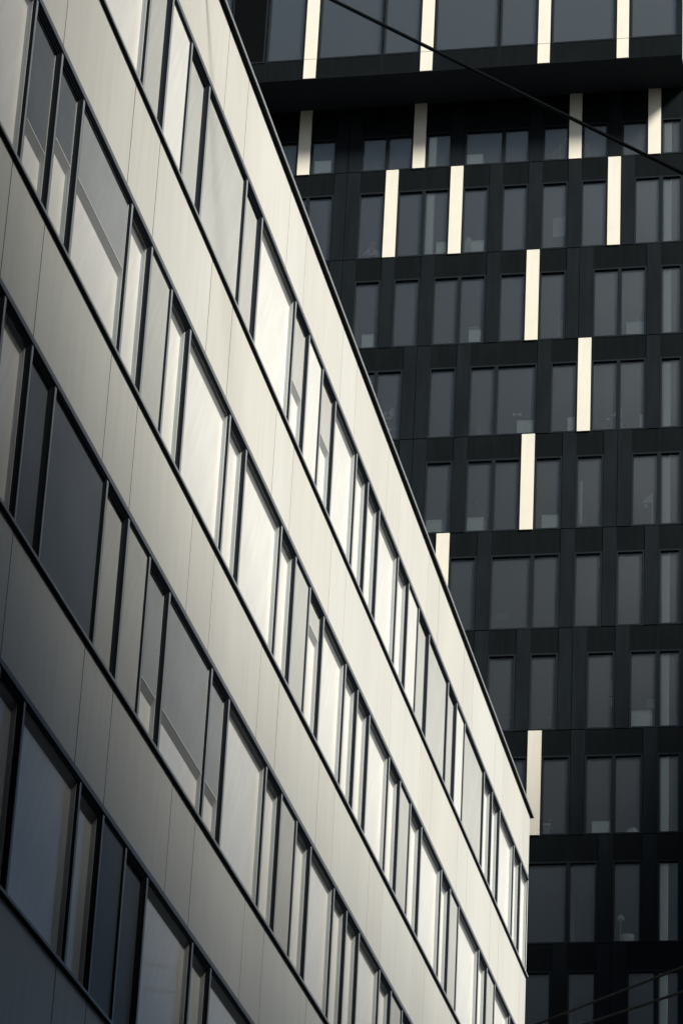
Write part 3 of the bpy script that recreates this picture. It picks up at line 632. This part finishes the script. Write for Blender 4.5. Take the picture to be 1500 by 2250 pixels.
# person in the second storey window: body is one skinned surface
def person(px, py, pz):
    e = empty('person', (px, py, pz)); pz -= 0.44; e.location.z = pz; tag(e, 'person in a pale jacket seated at the window with one hand raised to the chin', 'person')
    J = {}
    V = []; Rr = []; Ed = []
    def jt_(n, p, r, par=None):
        J[n] = len(V); V.append(p); Rr.append(r)
        if par: Ed.append((J[par], J[n]))
    # body: y negative = towards the glass
    jt_('pelvis', (0, 0, .95), .145); jt_('waist', (0, 0, 1.10), .135, 'pelvis'); jt_('chest', (0, -.01, 1.28), .15, 'waist'); jt_('upper', (0, 0, 1.40), .12, 'chest'); jt_('neck', (0, -.01, 1.50), .058, 'upper'); jt_('jaw', (0, -.03, 1.585), .068, 'neck')
    jt_('skull', (0, -.02, 1.665), .092, 'jaw'); jt_('crown', (0, -.01, 1.72), .07, 'skull')
    for s in (-1, 1):
        t = 'l' if s < 0 else 'r'
        jt_(t + 'sh', (s * .17, 0, 1.41), .068, 'upper')
        if s < 0: jt_(t + 'el', (s * .25, -.12, 1.16), .046, t + 'sh'); jt_(t + 'wr', (s * .06, -.23, 1.42), .029, t + 'el'); jt_(t + 'pa', (-.035, -.175, 1.50), .034, t + 'wr')
        else: jt_(t + 'el', (s * .26, -.06, 1.13), .046, t + 'sh'); jt_(t + 'wr', (s * .05, -.21, 1.12), .029, t + 'el'); jt_(t + 'pa', (-.04, -.22, 1.14), .034, t + 'wr')
        jt_(t + 'hip', (s * .10, -.04, .93), .09, 'pelvis'); jt_(t + 'kn', (s * .13, -.46, .95), .06, t + 'hip'); jt_(t + 'an', (s * .13, -.42, .53), .042, t + 'kn'); jt_(t + 'to', (s * .14, -.56, .475), .035, t + 'an')
    me = bpy.data.meshes.new('body'); me.from_pydata(V, Ed, []); o = bpy.data.objects.new('body', me); sc.collection.objects.link(o); o.parent = e; WL[o.name] = Vector((px, py, pz))
    o.modifiers.new('skin', 'SKIN')
    for k, r in enumerate(Rr): me.skin_vertices[0].data[k].radius = (r, r * (0.82 if k in (0, 1, 2, 3) else 1))
    me.skin_vertices[0].data[0].use_root = True
    sb = o.modifiers.new('sub', 'SUBSURF'); sb.levels = 2; sb.render_levels = 2
    me.materials.append(M['skin'])
    def sk(name, pts, rs, mt):
        m2 = bpy.data.meshes.new(name); m2.from_pydata(pts, [(k, k + 1) for k in range(len(pts) - 1)], []); q = bpy.data.objects.new(name, m2); sc.collection.objects.link(q); q.parent = e
        q.modifiers.new('skin', 'SKIN')
        for k, r in enumerate(rs): m2.skin_vertices[0].data[k].radius = (r, r)
        m2.skin_vertices[0].data[0].use_root = True
        s2 = q.modifiers.new('sub', 'SUBSURF'); s2.levels = 1; s2.render_levels = 1; m2.materials.append(M[mt]); return q
    # fingers: four and a thumb on each hand, curled
    for (hx, hy, hz, dz) in ((-.035, -.175, 1.50, 1), (-.04, -.22, 1.14, 0)):
        for q in range(4):
            fx = hx - .028 + q * .019; L = (.06, .072, .068, .052)[q]
            if dz: sk('finger', [(fx, hy, hz + .01), (fx + .004, hy - .005, hz + .01 + L * .5), (fx + .008, hy + .03, hz + .012 + L)], [.009, .0085, .007], 'skin')
            else: sk('finger', [(hx - .01, hy, hz - .03 + q * .018), (hx - .01 - L * .6, hy - .012, hz - .03 + q * .018), (hx - .012 - L, hy + .015, hz - .03 + q * .018)], [.009, .0085, .007], 'skin')
        sk('thumb', [(hx + .03, hy, hz - .015), (hx + .052, hy - .012, hz + .02), (hx + .05, hy + .005, hz + .05)] if dz else [(hx, hy - .01, hz + .03), (hx - .03, hy - .025, hz + .05), (hx - .055, hy - .015, hz + .055)], [.012, .010, .008], 'skin')
    b2 = lambda: MB()
    def put(m, name):
        q = m.build(name, None, (0, 0, 0)); q.parent = e; q.location = (0, 0, 0); return q
    def torso(levels, mt, name, n=20, front_gap=0.0):
        m = b2(); P = []
        for (rx, ry, z, cy) in levels:
            for k in range(n):
                t = -math.pi / 2 + front_gap + (2 * math.pi - 2 * front_gap) * k / (n - 1); P.append((rx * math.cos(t), cy + ry * math.sin(t), z))
        F = [(a * n + k, a * n + k + 1, (a + 1) * n + k + 1, (a + 1) * n + k) for a in range(len(levels) - 1) for k in range(n - 1)]
        m.poly(P, F, mt, True); q = put(m, name); so_ = q.modifiers.new('th', 'SOLIDIFY'); so_.thickness = .012; return q
    torso([(.20, .165, .88, 0), (.185, .15, 1.08, 0), (.205, .17, 1.28, 0), (.20, .145, 1.40, 0), (.125, .10, 1.475, 0), (.08, .075, 1.50, 0)], 'jacket', 'jacket', front_gap=.28)
    torso([(.155, .145, .90, 0), (.15, .14, 1.1, 0), (.165, .16, 1.28, 0), (.15, .12, 1.40, 0), (.07, .07, 1.48, 0)], 'shirt', 'jumper')
    for s, pts in ((-1, [(-.16, 0, 1.42), (-.26, -.12, 1.155), (-.085, -.215, 1.40)]), (1, [(.16, 0, 1.42), (.27, -.06, 1.125), (.085, -.20, 1.12)])):
        sk('sleeve', pts, [.078, .060, .042], 'jacket')
        sk('trouser_leg', [(s * .095, 0, .93), (s * .13, -.47, .955), (s * .13, -.42, .56)], [.112, .078, .062], 'trouser')
        sk('shoe', [(s * .13, -.39, .487), (s * .14, -.60, .48)], [.045, .040], 'trouser')
    m = b2()   # hair cap
    P = []; n = 18; rings = 7
    for a in range(rings):
        ph = math.pi / 2 * a / (rings - 1) * 1.12
        for k in range(n):
            t = 2 * math.pi * k / n; fr = 1.0 if math.sin(t) > -.35 else .72
            P.append((.098 * math.sin(ph * fr) * math.cos(t), -.012 + .108 * math.sin(ph * fr) * math.sin(t), 1.675 + .105 * math.cos(ph * fr)))
    m.poly(P, [(a * n + k, (a + 1) * n + k, (a + 1) * n + (k + 1) % n, a * n + (k + 1) % n) for a in range(rings - 1) for k in range(n)], 'hair', True)
    q = put(m, 'hair'); th = q.modifiers.new('th', 'SOLIDIFY'); th.thickness = .01
    m = b2()   # nose, ears, eyes, mouth joined as face details
    m.lathe((-.033, -.105, 1.658), [(.001, .009), (.009, .005), (.011, 0), (.009, -.005), (.001, -.009)], 'white', 10); m.lathe((.033, -.105, 1.658), [(.001, .009), (.009, .005), (.011, 0), (.009, -.005), (.001, -.009)], 'white', 10)
    m.tube([(0, -.104, 1.665), (0, -.122, 1.638), (0, -.124, 1.622), (0, -.104, 1.615)], [.008, .010, .014, .008], 'skin', 8)
    m.tube([(-.024, -.094, 1.592), (0, -.103, 1.590), (.024, -.094, 1.592)], [.003, .006, .003], 'lip', 6)
    for s in (-1, 1): m.tube([(s * .088, -.015, 1.675), (s * .098, -.005, 1.66), (s * .090, -.01, 1.630)], [.008, .014, .007], 'skin', 6); m.box(s * .033 - .005, s * .033 + .005, -.1175, -.113, 1.653, 1.663, 'trouser')
    put(m, 'face')
    return e
person(-20.41, YR + 1.05, ZF['B'] - 0.02)
ch = empty('office_chair', (-20.41, YR + 1.1, ZF['B'] - 0.02)); tag(ch, 'dark office chair under the seated person at the window', 'chair')
cz = ZF['B'] - 0.02; cx = -20.41; cy = YR + 1.08
m = MB(); m.box(cx - .23, cx + .23, cy - .28, cy + .20, cz + .33, cz + .38, 'boxdark'); m.build('seat', ch, bevel=.01)
m = MB(); m.box(cx - .21, cx + .21, cy + .215, cy + .25, cz + .45, cz + .90, 'boxdark'); m.box(cx - .03, cx + .03, cy + .22, cy + .24, cz + .34, cz + .449, 'boxdark'); m.build('backrest', ch, bevel=.01)
m = MB(); m.lathe((cx, cy, cz), [(.02, .06), (.03, .33)], 'boxdark', 10)
for a in range(5): m.tube([(cx, cy, cz + .07), (cx + .26 * math.cos(a * 1.2566), cy + .26 * math.sin(a * 1.2566), cz + .04)], [.02, .014], 'boxdark', 6)
m.build('base', ch)
